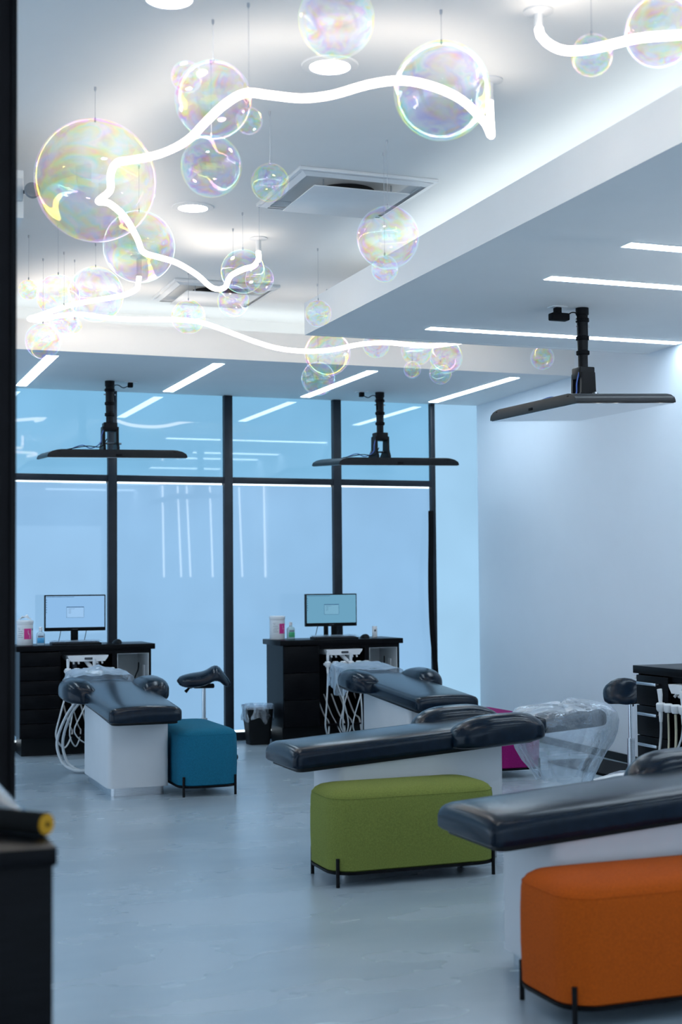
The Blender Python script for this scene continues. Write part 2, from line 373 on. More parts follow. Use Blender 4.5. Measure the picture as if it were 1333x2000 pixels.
# dark upright post near the camera on the left
p = bpy.data.objects.new('wall_pier', None); C.objects.link(p); struct(p, 'dark upright wall end at the left edge of the view')
box('pier_core', DARKP, (-0.45, 0.525, 4.0, 4.25, 0, ZC), p, bev=0.006)
box('pier_trim', BLACKM, (0.515, 0.531, 3.99, 4.02, 0, ZC), p, bev=0.003)

# ================================================================= CEILING FITTINGS
def linear_light(label, x0, x1, y0, y1, group):
    t = thing('linear_light', label, 'light', ((x0+x1)/2, (y0+y1)/2, ZS), 0, group)
    hx, hy = (x1-x0)/2, (y1-y0)/2
    box('diffuser', LED, (-hx, hx, -hy, hy, -0.006, -0.001), t, smooth=False)
    fr = MB(); e = 0.006
    fr.box(-hx-e, hx+e, -hy-e, -hy, -0.004, 0).box(-hx-e, hx+e, hy, hy+e, -0.004, 0).box(-hx-e, -hx, -hy, hy, -0.004, 0).box(hx, hx+e, -hy, hy, -0.004, 0)
    fr.build('housing_rim', PAINT, t)
wl = {0: 'linear light hidden just behind the dark upright post', -1: 'linear light well left of the dark upright post', 1: 'leftmost of the slanted white linear lights above the windows', 2: 'slanted white linear light right of the left television post',
      3: 'slanted white linear light just left of the middle television post', 4: 'rightmost of the linear lights above the windows'}
for i in range(-1, 5):
    x = 1.575 + (i-1)*1.243
    linear_light(wl.get(i, 'linear ceiling light beyond the left edge of the view'), x, x+0.085, 10.26, 11.88, 'linear lights above the windows')
for y, l in ((8.42, 'long white linear light crossing behind the right television post'), (6.81, 'short seeming white linear light above the right television'),
             (6.01, 'uppermost white linear light at the right edge of the view'), (4.4, 'extra unseen linear light overhead beyond the right edge'), (2.8, 'extra unseen linear light overhead beside the camera'), (1.2, 'extra unseen linear light overhead behind the right shoulder'), (-0.4, 'extra unseen linear light at the near end of the room')):
    linear_light(l, 3.76, wx(y)-0.03, y-0.045, y+0.045, 'linear lights in the right ceiling island')  # the nearer strips out of view are extra, added for room light
def downlight(x, y, label):
    t = thing('downlight', label, 'light', (x, y, ZC), 0, 'round recessed downlights')
    MB().lathe([(0.078, -0.004), (0.082, -0.010), (0.112, -0.006), (0.115, 0), (0.078, 0)], 32).build('trim_ring', PAINT, t)
    MB().lathe([(0.0005, -0.005), (0.078, -0.005), (0.078, -0.002), (0.0005, -0.002)], 32).build('lens', DOWN, t)
downlight(1.923, 5.235, 'round downlight beside the top centre bubble')
downlight(1.943, 7.484, 'round downlight below the left bubble pair')
downlight(1.163, 4.80, 'round downlight cut by the top edge of the view')
downlight(1.2, 2.6, 'extra unseen downlight above and behind the camera'); downlight(1.2, 0.4, 'extra unseen downlight far behind the camera')  # extra downlights out of view, added to light the room
downlight(-0.8, 2.6, 'extra unseen downlight behind the dark post'); downlight(-0.8, 5.0, 'extra unseen downlight left of the dark post')  # two more unseen downlights added for room light
def diffuser(x0, x1, y0, y1, label):
    t = thing('ceiling_diffuser', label, 'air vent', ((x0+x1)/2, (y0+y1)/2, ZC), 0, 'square ceiling air diffusers')
    hx, hy = (x1-x0)/2, (y1-y0)/2
    e = 0.05; fr = MB()
    for (a, b, c, d) in ((-hx, hx, -hy, -hy+e), (-hx, hx, hy-e, hy), (-hx, -hx+e, -hy+e, hy-e), (hx-e, hx, -hy+e, hy-e)): fr.box(a, b, c, d, -0.018, 0, 0.004)
    fr.build('frame', ALU, t)
    # sloping inner vanes up into the neck
    def frust(k0, z0, k1, z1):
        a = [(-hx*k0, -hy*k0, z0), (hx*k0, -hy*k0, z0), (hx*k0, hy*k0, z0), (-hx*k0, hy*k0, z0)]
        b = [(-hx*k1, -hy*k1, z1), (hx*k1, -hy*k1, z1), (hx*k1, hy*k1, z1), (-hx*k1, hy*k1, z1)]
        return MB().rings([a, b], True, False, False)
    frust(0.87, -0.012, 0.74, -0.001).build('vane', ALU, t, smooth=False)
    frust(0.87, -0.034, 0.95, -0.020).build('vane', ALU, t, smooth=False)
    MB().lathe([(0.16, -0.002), (0.16, -0.004), (0.0005, -0.004)], 28).build('duct_mouth', DUCT, t)
    MB().box(-hx*0.70, hx*0.70, -hy*0.70, hy*0.70, -0.062, -0.055, 0.003).build('face_plate', ALU, t)
    for sx in (-1, 1):
        for sy in (-1, 1): MB().cyl((sx*hx*0.5, sy*hy*0.5, -0.056), (sx*hx*0.5, sy*hy*0.5, -0.002), 0.004, n=6).build('hanger', STEEL, t)
diffuser(2.25, 3.0, 6.56, 7.31, 'large square ceiling air diffuser in the middle of the ceiling')
diffuser(2.28, 3.03, 9.28, 9.98, 'far square ceiling air diffuser near the window soffit')

# emergency lamp on the corner of the left soffit
t = thing('emergency_lamp', 'small grey round spotlight on the white corner at upper left', 'spotlight', (0.86, 6.43, 3.13))
MB().box(-0.05, 0.02, -0.03, 0.006, -0.04, 0.06, 0.006).build('housing', WPLAST, t)
MB().tube([(0.02, -0.015, 0.0), (0.04, -0.03, 0.0)], 0.008).build('swivel', GREYP, t)
MB().tube([(0.05, -0.02, 0.0), (0.05, -0.035, 0.0), (0.052, -0.075, -0.005), (0.052, -0.08, -0.005)], [0.012, 0.028, 0.036, 0.03], 20).build('lamp_head', mat('lamp_grey', (0.22, 0.23, 0.25), 0.4), t)

# ---- televisions lying flat under the ceiling
def television(label, post, ctr, size_x, size_y, rz, tilt=(0, 0), flip=1, turn=0.0):
    """post: ceiling point; ctr: centre of the panel underside"""
    t = thing('ceiling_television', label, 'television', (post[0], post[1], ZS), 0, 'flat screens on ceiling posts')
    d = Vector(ctr) - Vector((post[0], post[1], ZS))
    M_ = Matrix.Translation(d) @ Matrix.Rotation(rz, 4, 'Z') @ Matrix.Rotation(tilt[0], 4, 'X') @ Matrix.Rotation(tilt[1], 4, 'Y') @ Matrix.Rotation(turn, 4, 'Z')
    hx, hy = size_x/2, size_y/2
    def put(mb, name, mt, par=t):
        mb.v = [tuple(M_ @ Vector(v)) for v in mb.v]; return mb.build(name, mt, par)
    # rear shell: long edges thin, swelling to a plateau
    prof = [(1.0, 0.012), (0.985, 0.030), (0.93, 0.048), (0.86, 0.058), (0.80, 0.062)]
    rings = [[(sx*hx, sy*hy, 0.0) for sx, sy in ((-1, -1), (1, -1), (1, 1), (-1, 1))]]
    for k, z in prof:
        rings.append([(sx*(hx-(1-k)*hx), sy*(hy-(1-k)*hx*0.10), z) for sx, sy in ((-1, -1), (1, -1), (1, 1), (-1, 1))])
    shell = put(MB().rings(rings), 'rear_shell', TVBACK)
    put(MB().box(-hx+0.008, hx-0.008, -hy+0.008, hy-0.008, -0.004, 0.002), 'screen', TVGLASS)
    for sx in (-0.62, 0.42):
        vb = MB()
        for k in range(7): vb.box(hx*sx+k*0.014, hx*sx+k*0.014+0.007, -hy+0.011, -hy+0.0205, 0.036, 0.050)
        put(vb, 'vent_grille', RUBBER, shell)
    for sx in (-0.84, 0.82): put(MB().box(hx*sx-0.014, hx*sx+0.014, -hy+0.003, -hy+0.012, 0.032, 0.050, 0.003), 'port_block', RUBBER, shell)
    put(MB().box(-0.02, 0.03, -hy-0.004, -hy+0.01, 0.010, 0.026, 0.002), 'badge_block', RUBBER, shell)
    zt = d.z + 0.06
    # post with collars
    MB().lathe([(0.040, 0), (0.040, -0.04), (0.034, -0.045), (0.034, -0.19), (0.030, -0.30), (0.030, zt+0.235), (0.026, zt+0.230)], 18).build('post', BLACKM, t)
    for z in (-0.06, -0.17, -0.26): MB().lathe([(0.034, z), (0.041, z-0.004), (0.041, z-0.024), (0.034, z-0.028)], 18).build('collar', RUBBER, t)
    for z in (-0.075, -0.11): MB().cyl((-0.048, 0, z), (0.048, 0, z), 0.006, n=8).build('bolt', STEEL, t)
    c, s_ = math.cos(rz+turn), math.sin(rz+turn)
    def loc(mb): mb.v = [(x*c-y*s_, x*s_+y*c, z) for x, y, z in mb.v]; return mb
    loc(MB().box(-0.055, 0.055, -0.05, 0.05, zt+0.165, zt+0.235, 0.006)).build('knuckle', BLACKM, t)
    for sx in (-1, 1):
        cb = MB(); poly = [(-0.08, 0), (0.11, 0), (0.11, 0.035), (0.05, 0.085), (0.045, 0.20), (-0.045, 0.20), (-0.05, 0.08), (-0.08, 0.03)]
        x0 = sx*0.055 - 0.011
        n = len(poly); vs = [(x0, y, zt+z) for y, z in poly] + [(x0+0.022, y, zt+z) for y, z in poly]
        cb.add(vs, [(i, (i+1) % n, n+(i+1) % n, n+i) for i in range(n)] + [tuple(range(n-1, -1, -1)), tuple(range(n, 2*n))])
        loc(cb).build('tilt_bracket', BLACKM, t)
    loc(MB().cyl((-0.08, 0.03, zt+0.07), (0.10, 0.03, zt+0.07), 0.008, n=8)).build('pivot_bolt', STEEL, t)
    loc(MB().box(-0.10, 0.10, -0.14, 0.14, zt-0.012, zt+0.004, 0.003)).build('mount_plate', BLACKM, t)
    # power outlet and lead
    ox = 0.17*flip
    MB().box(ox-0.05, ox+0.05, -0.035, 0.035, -0.006, 0, 0.002).build('outlet_plate', WPLAST, t)
    MB().box(ox-0.02, ox+0.02, -0.02, 0.02, -0.045, -0.006, 0.005).build('plug', RUBBER, t)
    MB().tube(smoothpath([(ox-0.02*flip, 0, -0.035), (ox-0.06*flip, 0, -0.05), (ox-0.10*flip, 0, -0.03), (0.035*flip, 0, -0.045), (0.036*flip, -0.02, -0.16)], 5), 0.004, 6).build('power_lead', RUBBER, t)
    MB().tube(smoothpath([(-0.04, -0.03, zt+0.22), (-0.075, -0.05, zt+0.13), (-0.09, -0.06, zt+0.06), (-0.16, -0.04, zt+0.02), (-0.22, -0.02, zt+0.045), (-0.28, 0, zt+0.03), (-0.33, 0.0, zt+0.004)], 5), 0.0045, 6).build('signal_cable', BLUEC, t)
    MB().tube(smoothpath([(-0.03, -0.04, zt+0.10), (-0.09, -0.08, zt+0.03), (-0.2, -0.06, zt+0.035), (-0.36, -0.02, zt+0.006)], 5), 0.004, 6).build('signal_cable', RUBBER, t)
    return t
television('left black television facing down in front of the windows', (2.268, 11.44), (2.273, 11.40, 2.384), 1.11, 0.63, -0.016, (0.053, -0.014), 1)
television('middle black television facing down, nearest the corner panel', (4.64, 11.44), (4.644, 11.345, 2.371), 1.11, 0.63, 0.028, (0.058, -0.018), -1)
t3 = television('large black television facing down at the right, grey screen towards the floor', (4.39, 7.53), (4.252, 7.357, 2.360), 1.11, 0.63, -0.026, (0.02, -0.036), -1, -PI/2)
MB().box(-0.22, -0.10, -0.03, 0.03, -0.085, -0.04, 0.008).build('power_adapter', RUBBER, t3)

# ---- neon tubes
def neon(name, label, pts, stems, r=0.0165):
    t = thing(name, label, 'neon light', (pts[0][0], pts[0][1], ZC), 0, 'wavy glowing ceiling tubes')
    o = Vector((pts[0][0], pts[0][1], ZC))
    P_ = smoothpath([Vector(p)-o for p in pts], 4)
    MB().tube(P_, r, 9).build('glow_tube', NEON, t)
    for x, y, z in stems:
        q = Vector((x, y, ZC)) - o
        MB().lathe([(0.001, q.z), (0.055, q.z), (0.055, q.z-0.006), (0.02, q.z-0.014), (0.001, q.z-0.014)], 24, (q.x, q.y)).build('canopy', WPLAST, t)
        MB().cyl((q.x, q.y, q.z-0.01), (q.x, q.y, z-o.z), 0.017, n=14).build('stem', WPLAST, t)
NEON1 = [(2.600,5.175,3.335), (2.600,5.170,3.25), (2.594,5.153,3.185), (2.53,5.06,3.185), (2.485,5.007,3.190), (2.324,4.852,3.200), (2.171,4.774,3.210), (2.037,4.775,3.220), (1.926,4.830,3.210), (1.828,4.950,3.200), (1.722,4.998,3.190), (1.602,5.004,3.190), (1.505,5.013,3.190), (1.458,5.125,3.180), (1.435,5.303,3.170), (1.423,5.579,3.170), (1.365,5.781,3.170), (1.278,5.937,3.180), (1.228,6.037,3.190), (1.239,6.229,3.190), (1.286,6.476,3.190), (1.276,6.714,3.200), (1.332,6.734,3.200), (1.462,6.974,3.200), (1.608,7.372,3.200), (1.708,7.671,3.200), (1.826,7.807,3.210), (1.956,7.913,3.210), (2.139,8.148,3.200), (2.309,8.428,3.190), (2.380,8.40,3.190), (2.338,8.127,3.200), (2.381,8.003,3.220), (2.441,7.985,3.240), (2.482,8.02,3.29), (2.488,8.04,3.34)]
neon('neon_tube', 'longest glowing white wavy tube running past the biggest bubbles', NEON1, [(2.602, 5.178, 3.335), (2.49, 8.045, 3.34)])
NEON2 = [(1.92,8.744,3.30), (1.914,8.75,3.25), (1.904,8.760,3.22), (1.844,8.877,3.200), (1.718,9.073,3.200), (1.565,9.336,3.200), (1.440,9.734,3.200), (1.397,9.86,3.200), (1.463,9.886,3.200), (1.581,9.745,3.210), (1.720,9.641,3.210), (1.935,9.720,3.210), (2.129,9.70,3.208), (2.328,9.644,3.210), (2.521,9.608,3.200), (2.66,9.62,3.171), (2.805,9.6,3.121), (2.945,9.57,3.070), (3.10,9.54,3.028), (3.30,9.52,3.015), (3.492,9.500,3.032), (3.689,9.500,3.079), (3.888,9.500,3.105), (4.091,9.500,3.100), (4.295,9.500,3.103), (4.504,9.500,3.140), (4.758,9.500,3.184), (5.1, 9.5, 3.2)]
neon('neon_tube', 'far glowing white tube looping left then running behind the right ceiling island', NEON2, [(1.92, 8.744, 3.30), (5.1, 9.5, 3.2)])
NEON3 = [(2.440,4.455,3.345), (2.425,4.42,3.31), (2.402,4.370,3.285), (2.416,4.344,3.250), (2.455,4.313,3.220), (2.523,4.290,3.220), (2.584,4.219,3.220), (2.643,4.134,3.220), (2.722,4.082,3.220), (2.800,4.045,3.220), (2.911,4.026,3.220), (2.98, 3.8, 3.22), (2.9, 3.5, 3.22)]
neon('neon_tube', 'short glowing white tube at the top right corner', NEON3, [(2.452, 4.48, 3.35), (2.9, 3.5, 3.22)])

# ---- iridescent glass bubbles
BUB = [
 ((1.088,5.790,3.031,0.250), 'largest iridescent glass bubble, upper left beside the dark post'),
 ((1.363,4.949,3.128,0.140), 'clear bubble above the left bend of the long glowing tube'),
 ((2.116,4.591,3.128,0.174), 'big clear bubble at upper centre right, crossed by the tube end'),
 ((1.863,5.841,3.108,0.083), 'small bubble beside the left corner of the square air diffuser'),
 ((2.502,6.048,2.964,0.145), 'lone large bubble hanging below the square air diffuser'),
 ((2.234,7.512,3.094,0.122), 'bubble touching the bent tube end under the far canopy'),
 ((2.914,8.178,3.020,0.082), 'small lone bubble in front of the right ceiling lip corner'),
 ((1.313,8.118,3.016,0.123), 'purple blue tinted bubble low at far left'),
 ((1.596,8.477,3.113,0.167), 'pale large bubble right of the purple tinted one'),
 ((2.326,9.087,3.128,0.112), 'glowing white bubble on the far tube below the far diffuser'),
 ((1.498,6.821,3.020,0.176), 'rainbow tinted bubble just below right of the largest bubble'),
 ((1.461,5.338,3.000,0.119), 'bubble directly under the upper left clear bubble'),
 ((1.442,4.762,3.000,0.047), 'tiny bubble at the right side of the upper left bubble pair'),
 ((1.224,4.797,3.145,0.054), 'little bubble attached at the left of the upper left bubble'),
 ((1.550,4.157,3.150,0.120), 'bubble with yellow and violet sheen cut by the top edge'),
 ((2.411,4.043,3.100,0.068), 'small bubble on the short tube at upper right'),
 ((2.584,3.904,3.150,0.114), 'greenish bubble in the top right corner'),
 ((2.283,7.874,3.000,0.092), 'small bubble with a green spot below the far canopy bubble'),
 ((1.186,8.404,3.100,0.060), 'tiny clear bubble at the far left edge beside the dark post'),
 ((1.358,8.981,2.900,0.113), 'lowest clear bubble at far left below the glowing tube'),
 ((1.453,8.763,3.000,0.089), 'faint warm tinted bubble behind the lowest left bubbles'),
 ((1.552,8.952,3.000,0.045), 'tiniest bubble at lower left beside the faint warm one'),
 ((2.273,7.328,3.016,0.078), 'clear bubble overlapping the right of the far canopy bubble'),
 ((2.560,6.232,2.860,0.064), 'tiny bubble stuck under the lone large bubble'),
 ((3.383,9.310,2.972,0.162), 'large bubble half hidden behind the right ceiling island corner'),
 ((3.260,9.161,2.766,0.116), 'low bubble in front of the third linear light'),
 ((3.879,9.624,3.113,0.101), 'faint bubble half hidden above the glowing tube, behind the island'),
 ((4.215,9.646,3.091,0.118), 'clear bubble in the row of three behind the island edge'),
 ((4.069,9.400,2.900,0.063), 'tiny bubble hanging under the row behind the island'),
 ((4.341,9.405,3.003,0.120), 'violet blue bubble at the right of the row behind the island'),
 ((4.393,9.620,2.920,0.084), 'small pink tinted bubble under the violet blue one'),
 ((5.160,9.450,3.045,0.089), 'lone small bubble left of the right television post'),
]
unit = None
def icosph(seg=40, rng=22):
    mb = MB(); R = []
    for i in range(1, rng):
        a = PI*i/rng; R.append([(math.sin(a)*math.cos(2*PI*k/seg), math.sin(a)*math.sin(2*PI*k/seg), math.cos(a)) for k in range(seg)])
    n = seg; mb.rings(R, True, False, False)
    o = len(mb.v); mb.v += [(0, 0, 1), (0, 0, -1)]; L = (rng-2)*n
    for k in range(n):
        mb.f.append((o, k, (k+1) % n)); mb.f.append((o+1, L+(k+1) % n, L+k))
    return mb
globe_mesh = []
for i in range(6):
    ob = icosph().build('globe', BUBBLE[i]); globe_mesh.append(ob.data); bpy.data.objects.remove(ob)
for i, ((x, y, z, r), label) in enumerate(BUB):
    t = thing('glass_bubble', label, 'glass bubble', (x, y, z), random.uniform(0, 6), 'iridescent bubbles under the ceiling')
    g = bpy.data.objects.new('globe', globe_mesh[i % 6]); C.objects.link(g); g.parent = t
    g.scale = (r, r, r); g.rotation_euler = (random.uniform(-.4, .4), random.uniform(-.4, .4), random.uniform(0, 6))
    if i == 13: continue   # rests against its big neighbour, no wire of its own
    MB().cyl((0, 0, r*0.98), (0, 0, ZC-z), 0.0009, n=6).build('suspension_wire', THREAD, t)
    MB().lathe([(0.004, r*0.985), (0.004, r*1.0+0.012), (0.0015, r+0.015)], 8).build('cap', THREAD, t)
    MB().lathe([(0.005, ZC-z), (0.005, ZC-z-0.012), (0.002, ZC-z-0.018)], 8).build('ceiling_hook', THREAD, t)

# ---- thin hanging light tubes, seen in the photograph as reflections in the lower window glass
for i, (x, y, zb) in enumerate([(4.30, 6.0, 1.46), (4.53, 6.0, 1.46), (4.655, 6.0, 1.46), (4.955, 6.0, 1.455), (5.36, 6.0, 1.455), (5.60, 6.25, 1.45)]):
    t = thing('pendant_tube_lamp', '%s of the thin vertical light tubes mirrored in the window glass, counted from the left' % ('first', 'second', 'third', 'fourth', 'fifth', 'sixth')[i], 'pendant lamp', (x, y, ZS), 0, 'thin vertical light tubes')
    MB().cyl((0, 0, zb-ZS), (random.uniform(-.05, .05), 0, -0.37), 0.011, n=8).build('tube', TUBEM, t)
    MB().cyl((0, 0, -0.38), (0, 0, 0), 0.003, n=6).build('cord', THREAD, t)

# ================================================================= CHAIRS
SLOPE = 0.07
def pad(stations, n=36, top_exp=5.5, bot_exp=9.0):
    """stations: (u, v_centre, half_width, w_bottom, w_top, crown)"""
    R = []
    for u, vc, hw, wb, wt, crown in stations:
        mid = wb + (wt-wb)*0.45; ring = []
        for k in range(n):
            a = 2*PI*k/n; ca, sa = math.cos(a), math.sin(a)
            e = top_exp if sa >= 0 else bot_exp
            rr = (abs(ca)**e + abs(sa)**e)**(-1/e)
            x, yv = rr*ca, rr*sa
            ww = mid + (wt-mid)*yv if sa >= 0 else mid + (mid-wb)*yv
            if sa >= 0: ww += crown*(1-x*x)
            ring.append((u, vc+hw*x, ww))
        R.append(ring)
    return MB().rings(R)
def ends(u0, u1, r, ns=5, nm=8):
    us = [u0 + r*(1-math.cos(PI/2*i/ns)) for i in range(ns)] + [u0+r+(u1-u0-2*r)*i/nm for i in range(nm+1)] + [u1 - r*(1-math.cos(PI/2*i/ns)) for i in range(ns-1, -1, -1)]
    out = []
    for u in us:
        d = min(u-u0, u1-u); k = 1.0 if d >= r else math.sqrt(max(0.0, 1-(1-d/r)**2)); out.append((u, k))
    return out
def make_chair(label):
    t = thing('treatment_chair', label, 'dental chair', group='black padded treatment chairs')
    def zb(u): return 0.485 + SLOPE*u
    # base cabinet with sloping top
    poly = rrect(0.24, 1.11, -0.20, 0.20, 0.035, 4)
    MB().prism(poly, 0.055, lambda x, y: zb(x)-0.001).build('base', LAMW, t)
    MB().prism(rrect(0.265, 1.085, -0.175, 0.175, 0.03, 4), 0.0, 0.055).build('metal_plinth', STEEL, t)
    st = []
    for u, k in ends(0.0, 1.32, 0.05, 5, 12):
        hw = 0.235 + 0.015*min(1, u/0.8); b = zb(u)
        st.append((u, 0, hw-0.03*(1-k), b+0.012*(1-k), b+0.095-0.040*(1-k), 0.012*k))
    pad(st).build('seat_cushion', VINYL, t)
    MB().prism(rrect(0.03, 1.28, -0.215, 0.215, 0.04, 4), lambda x, y: zb(x)-0.012, lambda x, y: zb(x)+0.004).build('seat_board', BLACKP, t)
    # shoulder wings
    for s_ in (-1, 1):
        st = []
        for u, k in ends(0.80, 1.30, 0.20, 8, 5):
            b = zb(u); q = (u-0.80)/0.5
            hw = 0.03 + 0.085*k**0.8
            st.append((u, s_*(0.215+0.045*k), hw, b+0.02*(1-k), b+0.055+0.092*k*(1-0.15*q), 0.016*k))
        mb = pad(st, top_exp=2.6, bot_exp=5)
        mb.v = [(x, y, z + 0.06*max(0, (abs(y)-0.24))) for x, y, z in mb.v]
        mb.build('shoulder_wing', VINYL, t)
    # narrower headrest
    st = []
    for u, k in ends(1.22, 1.73, 0.06, 5, 6):
        b = zb(u)+0.01
        st.append((u, 0, 0.175-0.04*(1-k), b+0.02*(1-k), b+0.088-0.03*(1-k), 0.012*k))
    pad(st).build('headrest', VINYL, t)
    return t
chairA = make_chair('black padded treatment chair on white base beside the teal ottoman')
def place(o, x, y, rz): o.location = (x, y, 0); o.rotation_euler = (0, 0, rz)
place(chairA, 2.0, 8.90, PI/2)
chairB = copy_tree(chairA); chairB['label'] = 'black padded treatment chair in front of the right desk, beside the magenta ottoman'; place(chairB, 4.075, 8.85, PI/2)
chairC = copy_tree(chairA); chairC['label'] = 'black padded treatment chair behind the green ottoman, plastic bag on its head'; place(chairC, 2.12, 6.57, 0)
chairD = copy_tree(chairA); chairD['label'] = 'nearest black padded treatment chair behind the orange ottoman'; place(chairD, 2.09, 4.44, 0)

# ---- plastic covers over headrests
def nz3(x, y, z): return noise.noise(Vector((x, y, z)))
def cover(label, o, fn, nu, nv, mt=FILM, sub=True, name='plastic_cover'):
    ob = MB().grid(fn, nu, nv).build(name, mt)
    ob.location = o.location; ob.rotation_euler = o.rotation_euler
    return tag(ob, label, 'plastic bag', 'clear plastic headrest covers')
def drape(u0, u1, hw, drop, seed, amp=0.02, tent=0.0, flare=0.05):
    """film over the headrest: v runs from left hem over the top to right hem"""
    def fn(a, b):
        u = u0 + (u1-u0)*a
        v = (b-0.5)*2
        top = 0.485+SLOPE*u+0.125
        n = nz3(u*9+seed, v*3.2, seed*1.7); n2 = abs(nz3(u*16, v*6+seed, 3.1))
        flat = 0.50
        if abs(v) < flat:
            y = hw*v/flat; z = top + tent*max(0, 1-abs(v)/flat)*math.sin(PI*min(1, a*1.15)) + amp*n + 0.5*amp*n2
        else:
            q = (abs(v)-flat)/(1-flat); sgn = 1 if v > 0 else -1
            y = sgn*(hw + 0.015 + flare*q*(0.6+n) + 0.018*math.sin(u*26+seed)*q)
            z = top - 0.01 - drop*q*(1-0.35*abs(2*a-1)**2 + 0.12*n)
        uu = u + 0.03*nz3(v*4, seed, u*3)
        if a > 0.92: z -= 0.05*(a-0.92)/0.08
        return (uu, y, max(z, 0.02))
    return fn
cover('crumpled clear plastic over the head of the chair beside the teal ottoman', chairA, drape(1.40, 1.78, 0.20, 0.07, 1.3, 0.018, 0.05, 0.03), 40, 60)
cover('clear plastic sheet over the head of the chair at the middle desk', chairB, drape(1.30, 1.80, 0.20, 0.22, 4.1, 0.016, 0.0, 0.02), 40, 60)
# long bag hanging from chair C: closed sack around the headrest
def sack():
    u0, u1 = 1.30, 1.80; hw = 0.175; rows = []
    levels = [(0.0, 0.80), (0.025, 0.93), (0.12, 0.96), (0.22, 0.98), (0.36, 0.93), (0.52, 0.84), (0.68, 0.70), (0.84, 0.55), (1.0, 0.42)]
    nn = 72
    zt = 0.485+SLOPE*1.55+0.118; zlow = 0.335
    for li, (q, k) in enumerate(levels):
        ring = []
        for j in range(nn):
            a = 2*PI*j/nn; ca, sa = math.cos(a), math.sin(a); e = 3.2
            rr = (abs(ca)**e+abs(sa)**e)**(-1/e)
            wav = 1 + (0.02 + 0.10*q)*math.sin(a*9+2*q) * (0.4+abs(nz3(a*1.5, q*2, 5))) + 0.10*q*nz3(ca*3, sa*3, q*4)
            cu = (u0+u1)/2 + 0.00*q; hu = (u1-u0)/2*k*(1.12 if q > 0.1 else 1.0)
            x = cu + hu*rr*ca*wav; y = (hw+0.03)*k**0.5*rr*sa*wav
            z = zt + SLOPE*(x-1.55) - (zt-zlow)*q + 0.02*nz3(ca*4, sa*4, q*3)
            if q >= 0.99: z = zlow + 0.012*nz3(ca*5, sa*5, 1)
            ring.append((x, y, z))
        rows.append(ring)
    top = [(((p[0]-1.55)*0.55)+1.55, p[1]*0.55, p[2]+0.012+0.02*abs(nz3(p[0]*20, p[1]*20, 2))) for p in rows[0]]
    top2 = [(((p[0]-1.55)*0.1)+1.55, p[1]*0.1, p[2]+0.015) for p in rows[0]]
    return MB().rings([top2, top]+rows, True, True, False)
sk = sack().build('plastic_bag', FILM); sk.location = chairC.location
tag(sk, 'long clear plastic bag hanging from the head of the chair behind the green ottoman', 'plastic bag', 'clear plastic headrest covers')

# ================================================================= OTTOMANS
def make_ottoman(name, label, fab, L=0.83, W=0.40):
    t = thing(name, label, 'ottoman', group='rounded fabric ottomans on thin black legs')
    hx, hy = L/2, W/2; R = []
    for z, ins in ((0.068, 0.008), (0.075, 0.0), (0.10, 0.0), (0.20, -0.003), (0.30, -0.003), (0.372, 0.0), (0.392, 0.004), (0.410, 0.016), (0.422, 0.036), (0.429, 0.065), (0.433, 0.11), (0.435, 0.16)):
        R.append([(x, y, z) for x, y in rrect(-hx+ins, hx-ins, -hy+ins, hy-ins, max(0.03, 0.11-ins*0.6), 8)])
    MB().rings(R).build('upholstery', fab, t)
    sm = [(x, y, 0.392) for x, y in rrect(-hx+0.0035, hx-0.0035, -hy+0.0035, hy-0.0035, 0.108, 8)]; sm.append(sm[0])
    MB().tube(sm, 0.0022, 5).build('seam', fab, t)
    ring = [[(x, y, z) for x, y in rrect(-hx+i, hx-i, -hy+i, hy-i, 0.11, 8)] for z, i in ((0.066, 0.01), (0.055, 0.002), (0.068, -0.001))]
    MB().rings(ring).build('base_frame', BLACKM, t)
    d = 0.11*(1-math.sqrt(.5))-0.004
    for sx in (-1, 1):
        for sy in (-1, 1):
            x, y = sx*(hx-d), sy*(hy-d)
            MB().cyl((x, y, 0), (x, y, 0.128), 0.0085, n=10).build('leg', BLACKM, t)
    return t
place(make_ottoman('ottoman', 'teal fabric ottoman beside the left treatment chair', TEAL), 2.425, 9.35, PI/2)
place(make_ottoman('ottoman', 'olive green fabric ottoman in the middle of the floor', GREEN), 2.61, 6.21, 0)
place(make_ottoman('ottoman', 'orange fabric ottoman nearest the camera at lower right', ORANGE), 2.575, 4.04, 0)
place(make_ottoman('ottoman', 'magenta fabric ottoman mostly hidden behind the bagged chair', MAGENTA), 4.62, 9.30, PI/2)

